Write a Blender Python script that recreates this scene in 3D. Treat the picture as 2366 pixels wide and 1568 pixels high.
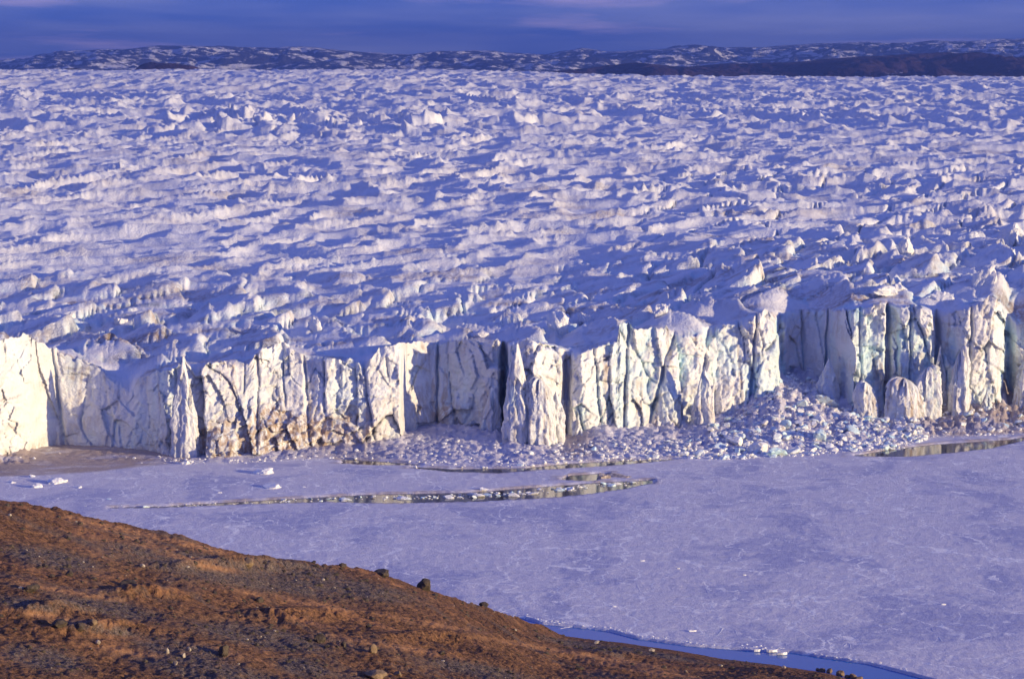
import bpy, math, random
import numpy as np
from mathutils import Vector
R = math.radians
random.seed(7)
for o in list(bpy.data.objects): bpy.data.objects.remove(o)
SC = bpy.context.scene
COL = SC.collection

# ------------------------------------------------------------------ camera
F, CU, CV, H = 5586.0, 1183.0, 784.0, 150.0      # focal length in photo pixels, centre, eye height (m)
PITCH = math.atan((784 - 140) / F)
cam = bpy.data.cameras.new('camera'); cam.sensor_width = 36; cam.lens = 36 * F / 2366
cam.clip_start = 1; cam.clip_end = 60000
co = bpy.data.objects.new('camera', cam); COL.objects.link(co)
co.location = (0, 0, H); co.rotation_euler = (R(90) - PITCH, 0, 0)
SC.camera = co
# ------------------------------------------------------------------ light
SUN_EL, SUN_AZ = R(8.0), R(115)                     # azimuth clockwise from the view direction (+Y)
world = bpy.data.worlds.new('World'); SC.world = world; world.use_nodes = True
wn = world.node_tree; wn.nodes.clear()
W = wn.nodes.new; L = wn.links.new
sky = W('ShaderNodeTexSky'); sky.sky_type = 'NISHITA'; sky.sun_disc = False
sky.sun_elevation = SUN_EL; sky.sun_rotation = SUN_AZ; sky.altitude = 300
sky.air_density = 1.0; sky.dust_density = 0.3; sky.ozone_density = 4.0
tint = W('ShaderNodeMix'); tint.data_type = 'RGBA'; tint.blend_type = 'MULTIPLY'; tint.inputs[0].default_value = 1
L(sky.outputs[0], tint.inputs[6]); tint.inputs[7].default_value = (0.34, 0.60, 1.9, 1)
base = W('ShaderNodeMix'); base.data_type = 'RGBA'; base.inputs[0].default_value = 0.8; L(tint.outputs[2], base.inputs[6]); base.inputs[7].default_value = (0.32, 0.88, 4.4, 1)   # blue dusk veil over the whole sky
# a layer of thin evening cloud, laid out as a flat deck seen in perspective
tc = W('ShaderNodeTexCoord'); sp = W('ShaderNodeSeparateXYZ'); L(tc.outputs['Generated'], sp.inputs[0])
zz = W('ShaderNodeMath'); zz.operation = 'ADD'; L(sp.outputs[2], zz.inputs[0]); zz.inputs[1].default_value = 0.035
zm = W('ShaderNodeMath'); zm.operation = 'MAXIMUM'; L(zz.outputs[0], zm.inputs[0]); zm.inputs[1].default_value = 0.02
dx = W('ShaderNodeMath'); dx.operation = 'DIVIDE'; L(sp.outputs[0], dx.inputs[0]); L(zm.outputs[0], dx.inputs[1])
dy = W('ShaderNodeMath'); dy.operation = 'DIVIDE'; L(sp.outputs[1], dy.inputs[0]); L(zm.outputs[0], dy.inputs[1])
cb = W('ShaderNodeCombineXYZ'); L(dx.outputs[0], cb.inputs[0]); L(dy.outputs[0], cb.inputs[1])
def wnoise(scale, detail, loc):
    mp = W('ShaderNodeMapping'); mp.inputs['Location'].default_value = loc; L(cb.outputs[0], mp.inputs[0])
    mp.inputs['Scale'].default_value = (1.0, 0.45, 1)
    n = W('ShaderNodeTexNoise'); n.inputs['Scale'].default_value = scale; n.inputs['Detail'].default_value = detail
    n.inputs['Roughness'].default_value = 0.55
    L(mp.outputs[0], n.inputs['Vector']); return n
def wramp(src, a, b, hi):
    r = W('ShaderNodeMapRange'); r.inputs[1].default_value = a; r.inputs[2].default_value = b; r.inputs[4].default_value = hi
    L(src.outputs['Fac'], r.inputs[0]); return r
c1 = wramp(wnoise(0.22, 4, (3.1, 1.4, 0)), 0.38, 0.64, 0.85)
m1 = W('ShaderNodeMix'); m1.data_type = 'RGBA'; L(c1.outputs[0], m1.inputs[0]); L(base.outputs[2], m1.inputs[6])
m1.inputs[7].default_value = (2.5, 2.7, 5.3, 1)
c2 = wramp(wnoise(0.42, 6, (9.3, 4.2, 2)), 0.55, 0.72, 0.6)
m2 = W('ShaderNodeMix'); m2.data_type = 'RGBA'; L(c2.outputs[0], m2.inputs[0]); L(m1.outputs[2], m2.inputs[6])
m2.inputs[7].default_value = (6.0, 4.4, 7.0, 1)
bg = W('ShaderNodeBackground'); bg.inputs['Strength'].default_value = 0.10
L(m2.outputs[2], bg.inputs['Color']); wo = W('ShaderNodeOutputWorld'); L(bg.outputs[0], wo.inputs[0])

sun = bpy.data.lights.new('sun', 'SUN'); sun.energy = 5.0; sun.angle = R(0.6); sun.color = (1.0, 0.78, 0.44)
so = bpy.data.objects.new('sun', sun); COL.objects.link(so)
sd = Vector((math.sin(SUN_AZ) * math.cos(SUN_EL), math.cos(SUN_AZ) * math.cos(SUN_EL), math.sin(SUN_EL)))
so.rotation_euler = sd.to_track_quat('Z', 'Y').to_euler(); so.location = (400, -200, 600)

SC.view_settings.view_transform = 'Standard'; SC.view_settings.look = 'None'
SC.view_settings.exposure = 0.40; SC.view_settings.gamma = 1; SC.view_settings.use_curve_mapping = False
SC.render.engine = 'CYCLES'
SC.cycles.max_bounces = 5; SC.cycles.diffuse_bounces = 2; SC.cycles.volume_bounces = 0

# ------------------------------------------------------------------ projection helpers
cp, sp_ = math.cos(PITCH), math.sin(PITCH)
def ray(u, v):
    a = (np.asarray(u, float) - CU) / F; b = (np.asarray(v, float) - CV) / F
    return a, cp - b * sp_, -sp_ - b * cp       # x, y, z of the ray (y is depth along the ground)
def ground(u, v, z=0.0):
    x, y, w = ray(u, v); t = (z - H) / w
    return x * t, y * t
def at_depth(u, v, d):
    x, y, w = ray(u, v); t = d / y
    return x * t, H + w * t                      # x, z
def project(x, y, z):
    zz_ = np.asarray(z, float) - H
    fwd = y * cp - zz_ * sp_; up = y * sp_ + zz_ * cp
    return CU + F * x / fwd, CV - F * up / fwd
def curve(pts, u):
    a = np.array(pts, float); return np.interp(u, a[:, 0], a[:, 1])
def smooth(a, b, x):
    t = np.clip((x - a) / (b - a), 0, 1); return t * t * (3 - 2 * t)

# ------------------------------------------------------------------ noise
def _perm(seed):
    p = np.random.RandomState(seed).permutation(256); return np.concatenate([p, p, p]).astype(np.int32)
_G = np.stack([np.cos(np.arange(256) * 2 * np.pi / 256), np.sin(np.arange(256) * 2 * np.pi / 256)], 1)
def perlin(x, y, seed=0):
    p = _perm(seed)
    xi = np.floor(x).astype(np.int64); yi = np.floor(y).astype(np.int64)
    fx = x - xi; fy = y - yi; xi &= 255; yi &= 255
    u = fx * fx * fx * (fx * (fx * 6 - 15) + 10); v = fy * fy * fy * (fy * (fy * 6 - 15) + 10)
    def g(ix, iy, ax, ay):
        h = p[p[ix & 255] + (iy & 255)]; gr = _G[h]; return gr[..., 0] * ax + gr[..., 1] * ay
    a = g(xi, yi, fx, fy); b = g(xi + 1, yi, fx - 1, fy); c = g(xi, yi + 1, fx, fy - 1); d = g(xi + 1, yi + 1, fx - 1, fy - 1)
    return 1.5 * ((a + u * (b - a)) + v * ((c + u * (d - c)) - (a + u * (b - a))))
def fbm(x, y, oct=4, seed=0, gain=0.5):
    s = 0; a = 1; t = 0
    for i in range(oct):
        s = s + a * perlin(x * 2 ** i + 13.7 * i, y * 2 ** i - 7.1 * i, seed + i); t += a; a *= gain
    return s / t
def sridged(x, y, oct=3, seed=0, gain=0.5, p=1.8):
    s = 0; a = 1; t = 0
    for i in range(oct):
        n = np.clip(1 - np.abs(perlin(x * 2 ** i + 5.3 * i, y * 2 ** i + 9.1 * i, seed + i)) * 1.25, 0, 1) ** p
        s = s + a * n; t += a; a *= gain
    return s / t
def ridged(x, y, oct=3, seed=0, gain=0.5):
    s = 0; a = 1; t = 0
    for i in range(oct):
        n = 1 - np.abs(perlin(x * 2 ** i + 5.3 * i, y * 2 ** i + 9.1 * i, seed + i)) * 1.25
        s = s + a * n; t += a; a *= gain
    return s / t
def rot(x, y, a): return x * math.cos(a) + y * math.sin(a), -x * math.sin(a) + y * math.cos(a)
_T = np.random.RandomState(99).rand(4096, 5)
def voronoi(x, y, seed=0):
    """F1, F2, offset to the nearest cell centre, and three random values of that cell"""
    xi = np.floor(x).astype(np.int64); yi = np.floor(y).astype(np.int64)
    f1 = np.full(x.shape, 9.0); f2 = np.full(x.shape, 9.0)
    ox = np.zeros(x.shape); oy = np.zeros(x.shape); idc = np.zeros(x.shape, np.int64)
    for i in (-1, 0, 1):
        for j in (-1, 0, 1):
            cx = xi + i; cy = yi + j
            h = (cx * 7349 + cy * 19463 + seed * 977 + (cx * cy) * 31) & 4095
            r = _T[h]
            px = cx + 0.1 + 0.8 * r[..., 0]; py = cy + 0.1 + 0.8 * r[..., 1]
            dx_ = x - px; dy_ = y - py; d = np.sqrt(dx_ * dx_ + dy_ * dy_)
            n = d < f1
            f2 = np.where(n, f1, np.minimum(f2, d))
            ox = np.where(n, dx_, ox); oy = np.where(n, dy_, oy); idc = np.where(n, h, idc)
            f1 = np.where(n, d, f1)
    r = _T[idc]
    return f1, f2, ox, oy, r[..., 2] - .5, r[..., 3] - .5, r[..., 4] - .5
def facet(x, y, sx, sy, seed, off, tx, ty, bx=0, by=0):
    """flat tilted plates: a broken, faceted surface; second value is closeness to a break (0 at the joint)"""
    f1, f2, ox, oy, a, b, c = voronoi(x / sx, y / sy, seed)
    return off * 2 * a + (tx * 2 * b + bx) * ox * sx + (ty * 2 * c + by) * oy * sy, f2 - f1

# ------------------------------------------------------------------ object helpers
def tag(o, label=None, cat=None, group=None, kind=None):
    if label: o['label'] = label
    if cat: o['category'] = cat
    if group: o['group'] = group
    if kind: o['kind'] = kind
    return o
def link(name, me, mat=None, parent=None):
    o = bpy.data.objects.new(name, me); COL.objects.link(o)
    if mat is not None and me is not None and not me.materials: me.materials.append(mat)
    if parent: o.parent = parent
    return o
def grid_mesh(name, X, Y, Z, attrs=None, smooth_=True, flip=False, closed=False):
    X, Y, Z = [np.array(q) for q in np.broadcast_arrays(X, Y, Z)]
    n, m = X.shape
    me = bpy.data.meshes.new(name)
    co_ = np.stack([X, Y, Z], -1).reshape(-1, 3).astype(np.float32)
    idx = np.arange(n * m).reshape(n, m)
    if closed: idx = np.concatenate([idx, idx[:, :1]], 1)
    a = idx[:-1, :-1].ravel(); b = idx[:-1, 1:].ravel(); c = idx[1:, 1:].ravel(); d = idx[1:, :-1].ravel()
    q = np.stack([a, d, c, b] if flip else [a, b, c, d], -1)
    me.vertices.add(len(co_)); me.vertices.foreach_set('co', co_.ravel())
    me.loops.add(q.size); me.loops.foreach_set('vertex_index', q.ravel().astype(np.int32))
    me.polygons.add(len(q)); me.polygons.foreach_set('loop_start', (np.arange(len(q)) * 4).astype(np.int32))
    if smooth_: me.polygons.foreach_set('use_smooth', np.ones(len(q), bool))
    me.update(calc_edges=True)
    for k, v in (attrs or {}).items():
        at = me.attributes.new(k, 'FLOAT', 'POINT'); at.data.foreach_set('value', np.asarray(v, np.float32).ravel())
    return me
def poly_mesh(name, verts, faces, smooth_=False):
    me = bpy.data.meshes.new(name); me.from_pydata([tuple(map(float, v)) for v in verts], [], [tuple(map(int, f)) for f in faces])
    if smooth_: me.polygons.foreach_set('use_smooth', np.ones(len(faces), bool))
    me.update(); return me

# ------------------------------------------------------------------ materials
class Mat:
    def __init__(s, name, rough=0.6, spec=0.3):
        s.m = bpy.data.materials.new(name); s.m.use_nodes = True; s.t = s.m.node_tree
        s.b = s.t.nodes['Principled BSDF']; s.b.inputs['Roughness'].default_value = rough
        s.b.inputs['Specular IOR Level'].default_value = spec
        s.geo = s.t.nodes.new('ShaderNodeNewGeometry')
    def n(s, k): return s.t.nodes.new(k)
    def l(s, a, b): s.t.links.new(a, b)
    def pos(s, sc=(1, 1, 1)):
        mp = s.n('ShaderNodeMapping'); mp.inputs['Scale'].default_value = sc; s.l(s.geo.outputs['Position'], mp.inputs[0]); return mp.outputs[0]
    def noise(s, scale, detail=4, rough=0.55, sc=(1, 1, 1), dist=0):
        n = s.n('ShaderNodeTexNoise'); n.inputs['Scale'].default_value = scale; n.inputs['Detail'].default_value = detail
        n.inputs['Roughness'].default_value = rough; n.inputs['Distortion'].default_value = dist
        s.l(s.pos(sc), n.inputs['Vector']); return n.outputs['Fac']
    def rng(s, src, a, b, lo=0, hi=1):
        r = s.n('ShaderNodeMapRange'); r.inputs[1].default_value = a; r.inputs[2].default_value = b
        r.inputs[3].default_value = lo; r.inputs[4].default_value = hi; s.l(src, r.inputs[0]); return r.outputs[0]
    def attr(s, name):
        a = s.n('ShaderNodeAttribute'); a.attribute_name = name; return a.outputs['Fac']
    def math(s, op, a, b):
        n = s.n('ShaderNodeMath'); n.operation = op
        for i, v in enumerate((a, b)):
            if isinstance(v, (int, float)): n.inputs[i].default_value = v
            else: s.l(v, n.inputs[i])
        return n.outputs[0]
    def mix(s, f, a, b, mode='MIX'):
        n = s.n('ShaderNodeMix'); n.data_type = 'RGBA'; n.blend_type = mode
        for i, v in ((0, f), (6, a), (7, b)):
            if isinstance(v, (int, float)): n.inputs[i].default_value = v
            elif isinstance(v, tuple): n.inputs[i].default_value = v + (1,) if len(v) == 3 else v
            else: s.l(v, n.inputs[i])
        return n.outputs[2]
    def color(s, c):
        if isinstance(c, tuple): s.b.inputs['Base Color'].default_value = c + (1,)
        else: s.l(c, s.b.inputs['Base Color'])
        return s
    def bump(s, h, dist=0.3, strength=1.0, prev=None):
        b = s.n('ShaderNodeBump'); b.inputs['Distance'].default_value = dist; b.inputs['Strength'].default_value = strength
        s.l(h, b.inputs['Height'])
        if prev is not None: s.l(prev, b.inputs['Normal'])
        s.l(b.outputs[0], s.b.inputs['Normal']); return b.outputs[0]

# glacier ice: cream-white, tinted blue-green where clear, silt stains where the attribute says so
g = Mat('glacier_ice', 0.6, 0.25)
c = g.mix(g.rng(g.noise(0.09, 5), 0.35, 0.7), (0.80, 0.80, 0.79), (0.86, 0.87, 0.88))
cy = g.math('MULTIPLY', g.attr('clear'), g.rng(g.noise(0.12, 4, sc=(1, 1, .3)), 0.35, 0.65))
c = g.mix(cy, c, (0.52, 0.80, 0.86))
fine = g.rng(g.noise(0.55, 6, 0.65, (1, 1, .35)), 0.38, 0.56)
c = g.mix(g.math('MULTIPLY', g.attr('silt'), fine), c, (0.40, 0.29, 0.21))
c = g.mix(g.math('MULTIPLY', g.attr('dark'), g.rng(g.noise(1.1, 4), 0.3, 0.6)), c, (0.13, 0.11, 0.11))
c = g.mix(g.rng(g.noise(0.02, 6, 0.6), 0.50, 0.72, 0, .35), c, (0.62, 0.52, 0.47))
g.color(c)
bn = g.bump(g.noise(0.9, 6, 0.65), 0.7, 0.9); g.bump(g.noise(0.18, 5, 0.6), 1.6, 0.6, bn)
M_GLACIER = g.m
# loose ice blocks
b = Mat('broken_ice', 0.5, 0.3)
oi = b.n('ShaderNodeObjectInfo')
c = b.mix(b.rng(oi.outputs['Random'], 0.2, 1.0), (0.84, 0.84, 0.82), (0.58, 0.80, 0.86))
c = b.mix(b.rng(b.noise(0.6, 5), 0.5, 0.7, 0, .7), c, (0.50, 0.41, 0.33))
b.color(c); b.bump(b.noise(1.5, 5), 0.25, 0.7); M_BLOCK = b.m
w = Mat('white_berg_ice', 0.5, 0.3)
w.color(w.mix(w.rng(w.noise(0.8, 5), 0.45, 0.75, 0, .6), (0.86, 0.86, 0.85), (0.60, 0.54, 0.48)))
w.bump(w.noise(1.2, 5), 0.3, 0.8); M_BERG = w.m
d_ = Mat('silty_ice', 0.7, 0.2)
d_.color(d_.mix(d_.rng(d_.noise(0.7, 5), 0.35, 0.65), (0.62, 0.54, 0.46), (0.24, 0.19, 0.16)))
d_.bump(d_.noise(1.3, 5), 0.4, 0.9); M_SILT = d_.m
# lake ice: frosted, blotched with thinner greyer ice, silt near the front
k = Mat('lake_ice', 0.75, 0.15)
c = k.mix(k.rng(k.noise(0.028, 6, 0.6, (1, .7, 1), 0.6), 0.50, 0.58), (0.67, 0.65, 0.73), (0.46, 0.47, 0.64))
c = k.mix(k.rng(k.noise(0.16, 6, 0.65), 0.5, 0.68, 0, .55), c, (0.80, 0.79, 0.79))
c = k.mix(k.rng(k.noise(0.5, 6, 0.75, (.5, 1, 1)), 0.56, 0.70, 0, .6), c, (0.33, 0.30, 0.36))
c = k.mix(k.rng(k.noise(1.6, 4, 0.8), 0.56, 0.70, 0, .5), c, (0.92, 0.90, 0.90))
def cracks(scale, width, thr, seed):
    v = k.n('ShaderNodeTexVoronoi'); v.feature = 'DISTANCE_TO_EDGE'; v.inputs['Scale'].default_value = scale
    nz = k.n('ShaderNodeTexNoise'); nz.inputs['Scale'].default_value = scale * 3; nz.inputs['Detail'].default_value = 4; k.l(k.pos(), nz.inputs['Vector'])
    ad = k.n('ShaderNodeVectorMath'); ad.operation = 'MULTIPLY_ADD'; k.l(nz.outputs['Color'], ad.inputs[0]); ad.inputs[1].default_value = (.5 / scale, .9 / scale, 0); k.l(k.pos((1, .8, 1)), ad.inputs[2])
    k.l(ad.outputs[0], v.inputs['Vector'])
    ln = k.rng(v.outputs['Distance'], width * scale * .4, width * scale, 1, 0)
    return k.math('MULTIPLY', ln, k.rng(k.noise(scale * 1.3 + seed * .001, 3), thr, thr + .12))
ck = k.math('MAXIMUM', cracks(0.022, .42, .34, 1), cracks(0.07, .30, .42, 2))
c = k.mix(k.math('MULTIPLY', ck, .95), c, (0.93, 0.92, 0.92))
silt = k.math('MULTIPLY', k.attr('silt'), k.rng(k.noise(0.10, 5, 0.6, (.5, 1, 1)), 0.25, 0.5))
c = k.mix(silt, c, (0.40, 0.31, 0.26)); k.color(c)
bn = k.bump(k.noise(1.5, 6, 0.75), 0.40, 1.0); k.bump(k.noise(0.22, 6, 0.65, (.6, 1, 1)), 0.6, 0.9, bn); M_LAKE = k.m
# water
wa = Mat('lake_water', 0.06, 0.5); wa.color((0.02, 0.045, 0.075)); wa.bump(wa.noise(0.5, 3), 0.03, 0.3)
wa.b.inputs['Roughness'].default_value = 0.08; M_WATER = wa.m
wc = Mat('channel_water', 0.08, 0.5); wc.color((0.008, 0.13, 0.42)); wc.bump(wc.noise(0.5, 3), 0.03, 0.3); M_CHANNEL = wc.m
wa.color((0.10, 0.085, 0.07))
# tundra
h = Mat('tundra', 0.95, 0.05)
c = h.mix(h.rng(h.noise(1.6, 6, 0.7), 0.38, 0.62), (0.050, 0.028, 0.019), (0.29, 0.15, 0.078))
c = h.mix(h.rng(h.noise(0.045, 6, 0.65, (1, 1, 1), 0.8), 0.54, 0.64, 0, .7), c, h.mix(h.rng(h.noise(2.4, 5, .7), .35, .65), (0.05, 0.038, 0.036), (0.26, 0.19, 0.15)))
c = h.mix(h.rng(h.noise(0.09, 5, 0.6, (.6, 1.3, 1), 1.0), 0.55, 0.68, 0, .8), c, (0.36, 0.18, 0.09))
c = h.mix(h.math('MULTIPLY', h.attr('gravel'), h.rng(h.noise(0.5, 6, .7), .25, .5)), c, h.mix(h.rng(h.noise(3.0, 5, .75), .40, .62), (0.035, 0.030, 0.032), (0.24, 0.18, 0.15)))
c = h.mix(h.attr('grass'), c, h.mix(h.rng(h.noise(1.2, 4, .6), .4, .6), (0.30, 0.15, 0.075), (0.44, 0.24, 0.125)))
h.color(c)
bn = h.bump(h.noise(2.6, 5, 0.7), 0.22, 1.0); h.bump(h.noise(0.8, 6, 0.6), 0.5, 1.0, bn); M_HILL = h.m
# boulders
def rockmat(name, a, b2):
    r = Mat(name, 0.9, 0.15); r.color(r.mix(r.rng(r.noise(1.8, 5, .65), 0.35, 0.65), a, b2)); r.bump(r.noise(2.5, 5), 0.12, 0.8); return r.m
M_ROCK = rockmat('dark_boulder_rock', (0.035, 0.028, 0.024), (0.11, 0.085, 0.065))
M_ROCK_PALE = rockmat('pale_boulder_rock', (0.24, 0.19, 0.15), (0.48, 0.42, 0.35))
M_ROCK_BROWN = rockmat('brown_boulder_rock', (0.14, 0.095, 0.06), (0.27, 0.19, 0.12))
# far mountains
def mountain(name, rock, snow, lo, hi, sc, zs):
    q = Mat(name, 0.9, 0.05)
    n1 = q.noise(sc, 8, 0.62, (0.55, 1, zs), 0.7)
    f = q.rng(q.math('ADD', n1, q.attr('snow')), lo, hi)
    rc = q.mix(q.rng(q.noise(sc * 2, 5), .35, .65), rock, tuple(x * 1.8 for x in rock))
    q.color(q.mix(f, rc, snow)); q.bump(q.noise(sc * 3, 5), 20, 0.6); return q.m
M_FAR = mountain('snowy_mountain', (0.030, 0.030, 0.050), (0.80, 0.78, 0.78), 0.50, 0.57, 0.013, 3.0)
M_DARK = mountain('bare_hill', (0.036, 0.022, 0.030), (0.75, 0.72, 0.72), 0.655, 0.68, 0.010, 1.0)
t_ = Mat('valley_ground', 0.9, 0.1); t_.color(t_.mix(t_.rng(t_.noise(.004, 5), .4, .6), (.35, .33, .34), (.6, .58, .6))); M_TERRAIN = t_.m

# ================================================================== THE SETTING
# ---- glacier: one sheet, calving face below and broken upper surface behind
BASE = [(-700,1050),(-250,1056),(-60,1066),(0,1066),(20,1062),(50,1056),(70,1049),(90,1041),(130,1034),(250,1038),(340,1046),(388,1058),(415,1057),(470,1056),(540,1058),
 (640,1048),(760,1040),(860,1040),(925,1036),(940,1014),(1000,1006),(1100,1010),(1150,1015),(1160,1004),(1174,1026),(1230,1030),(1296,1022),(1306,1014),(1322,1024),
 (1345,1026),(1430,1014),(1550,1003),(1700,989),(1800,980),(1822,962),(1850,960),(1900,966),(1950,978),(1975,988),(2030,985),(2048,984),(2056,979),(2070,980),(2084,984),(2120,984),
 (2152,982),(2166,976),(2190,979),(2225,984),(2290,982),(2322,978),(2336,966),(2370,968),(2450,972),(2700,965),(3100,960)]
TOP = [(-700,800),(-250,790),(-60,775),(0,781),(51,770),(80,784),(102,785),(116,808),(136,808),(163,829),(204,839),(238,856),(258,880),(299,905),(322,872),
 (350,866),(374,862),(408,852),(423,824),(436,846),(452,866),(483,834),(510,829),(530,838),(558,849),(578,832),(598,805),(630,800),(656,788),(680,808),(707,829),
 (760,829),(808,832),(842,846),(876,798),(893,798),(927,788),(1009,798),(1046,788),(1070,778),(1131,788),(1148,781),(1160,812),(1172,842),(1180,800),(1209,781),
 (1301,806),(1318,832),(1335,822),(1380,802),(1425,788),(1434,752),(1444,747),(1471,761),(1539,754),(1553,775),(1602,778),(1649,772),(1673,752),(1704,752),
 (1724,738),(1772,714),(1790,745),(1800,742),(1822,722),(1901,721),(1969,716),(2037,701),(2047,704),(2056,720),(2066,702),(2091,711),(2125,701),(2153,731),(2172,728),(2190,721),
 (2241,708),(2289,677),(2316,702),(2330,760),(2353,780),(2366,770),(2450,720),(2700,700),(3100,690)]
NU = 1220
U = np.linspace(-380, 2760, NU)
vb = curve(BASE, U); vt = curve(TOP, U)
xb, yb = ground(U, vb)
vt = vt + 5.0 * fbm(U / 16, U * 0, 3, 5) + 3.0 * perlin(U / 5.5, U * 0 + 3.3, 8) + 9.0 * facet(U, U * 0, 34, 50, 77, .45, .02, .0)[0] * ((U < 1790) | (U > 1960))
SET = 5.0 + 2.5 * perlin(U / 90, U * 0 + .5, 11)
# left part leans back as a slumped slope
SET += 16 * np.exp(-((U - 610) / 140) ** 2) + 4 * np.exp(-((U - 1020) / 60) ** 2) + 10 * np.exp(-((U - 1690) / 90) ** 2) + 6 * np.exp(-((U - 1520) / 60) ** 2)
yt = yb + SET
xt, zt = at_depth(U, vt, yt)
NW = 130
T = np.linspace(0, 1, NW)[:, None]
WX = xb + (xt - xb) * T; WY = yb + (yt - yb) * T ** 1.2; WZ = -1.5 + (zt + 1.5) * T
s = np.cumsum(np.concatenate([[0], np.hypot(np.diff(xb), np.diff(yb) * .4)]))[None, :] + 0 * WZ
warp = 3.2 * fbm(s / 26, WZ / 45, 3, 21); warp2 = 1.1 * fbm(s / 7, WZ / 14, 3, 23)
S1 = s + warp + warp2
rA, rB = rot(S1, WZ, .30); rC, rD = rot(S1, WZ, -.45)
f1, e1 = facet(S1 + .12 * WZ, WZ + 8 * perlin(s / 15, WZ / 30, 3), 14, 38, 1, 2.2, .40, .10)
f2, e2 = facet(rA + 40, rB, 7.5, 15, 2, .95, .40, .14)
f3, e3 = facet(rC - 20, rD + 50, 3.2, 5.5, 3, .42, .36, .20)
f4, e4 = facet(S1 + 300, WZ + 50, 1.5, 2.3, 4, .20, .30, .22)
f3 = f3 + f4
flm = (.15 + .85 * smooth(1250, 1500, U)[None, :]) * smooth(-.25, .35, perlin(s / 30 + 4, WZ / 60, 33))
flute = (ridged(S1 / 6.5, WZ / 50, 3, 31, .5) - .7) * flm + .7
lump = fbm(s / 9, WZ / 7, 4, 41)
big = fbm(s / 34, WZ / 70, 2, 51)
crack = np.exp(-(e1 / .045) ** 2) * 2.2 * smooth(-.15, .3, perlin(s / 20, WZ / 18, 35)) + np.exp(-(e2 / .05) ** 2) * .9 * smooth(-.1, .3, perlin(s / 11, WZ / 11, 36))
out = f1 + f2 + f3 + 2.4 * (flute - .7) + .8 * lump + 3.0 * big - crack
left = 1 - smooth(330, 400, U)[None, :] * 1.0
left = np.maximum(left, np.exp(-((U - 1000) / 60.0) ** 2)[None, :])        # smooth sheared wall on the left, in the middle and in the right recess
left = np.maximum(left, np.exp(-((U - 1880) / 55.0) ** 2)[None, :])
left[:, U < 70] = 0
out = out * (1 - .62 * left)
# slumped broken foot of the left-centre face
foot = np.exp(-((U - 620) / 190.0) ** 2)[None, :] * (1 - smooth(.25, .62, T))
out += foot * (8.0 * (1 - T) + 3.0 * facet(s + WZ * .8, WZ - s * .5, 9, 5, 9, .55, .22, .25)[0] + 1.2 * lump)
foot2 = np.exp(-((U - 1030) / 85.0) ** 2)[None, :] * (1 - smooth(.2, .55, T))
out += foot2 * (9.0 * (1 - T * 1.6) + 2.4 * facet(s + WZ * .4, WZ - s * .3, 8, 6, 12, .6, .3, .3)[0])
foot3 = np.exp(-((U - 1620) / 160.0) ** 2)[None, :] * (1 - smooth(.3, .8, T))
out += foot3 * (6.0 * (1 - T) + 1.8 * facet(s, WZ, 7, 13, 14, .5, .3, .1)[0])
# named clefts: (u at top, u at foot, half width m, depth m)
for ut, uf, hw, dp in ((1168,1160,1.2,13),(423-20,415,.5,2.5),(2056,2050,.9,6),(2164,2166,1.0,6),(1915,1905,.7,5),(1852,1858,.4,3),
                       (592,600,.6,3),(116,150,.9,3),(1800,1812,1.4,7),(1560,1490,.8,4),(1640,1600,.7,4),(2245,2230,.6,4),(2336,2330,1.6,8),
                       (840,870,.5,2.5),(1010,1010,.5,4),(700,720,.6,2.5),(1990,1995,.4,2),(2110,2105,.5,3),(1455,1440,.6,4),(1375,1395,.5,3),(1745,1725,.6,4)):
    uc = uf + (ut - uf) * T + 3.0 * perlin(WZ / 8, WZ * 0 + ut * .37, 61)
    du = (U[None, :] - uc) * .168 / hw
    out -= dp * np.exp(-np.abs(du) ** 2.4)
WY = WY - out * (0.35 + .65 * np.minimum(1, T * 3 + .5))
WX = WX + 0.8 * big + .3 * lump
WZ2 = WZ + (0.6 * lump + .25 * f3) * np.minimum(1, (1 - T) * 4 + .2) * (T > 0)
clearW = np.clip(np.maximum(smooth(.6, -2.6, out), .75 * smooth(0, .5, perlin(s / 22 + 9, WZ / 40, 71) + .1)), 0, 1) * (1 - .55 * smooth(300, 1000, U)[None, :] * 0)
clearW *= 0.35 + .5 * smooth(1150, 1500, U)[None, :] + .25 * np.exp(-((U - 180) / 120.0) ** 2)[None, :]
bands = np.exp(-((WZ - 16 - .25 * (s - 70) - 5 * fbm(s / 20, s * 0, 2, 8)) / 1.3) ** 2)
streak = smooth(.12, .5, perlin(S1 / 2.2, WZ / 38, 81)) * smooth(-.1, .35, perlin(s / 18, WZ / 25, 82))
siltW = np.clip(.55 * streak + 1.7 * foot * smooth(-.55, .05, lump) + .5 * foot2 + .5 * (1 - smooth(0, .18, T)) + .35 * smooth(.0, .5, lump), 0, 1)
darkW = np.clip(np.exp(-(e1 / .03) ** 2) * smooth(-.2, .3, perlin(s / 14, WZ / 22, 84)) * .3 + .6 * np.exp(-((WZ - 20 - .30 * (s - 60) - 4 * fbm(s / 12, s * 0, 2, 9)) / .5) ** 2) * (U < 520)[None, :] * smooth(-.2, .1, perlin(s / 9, WZ * 0, 85)), 0, 1)

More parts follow.
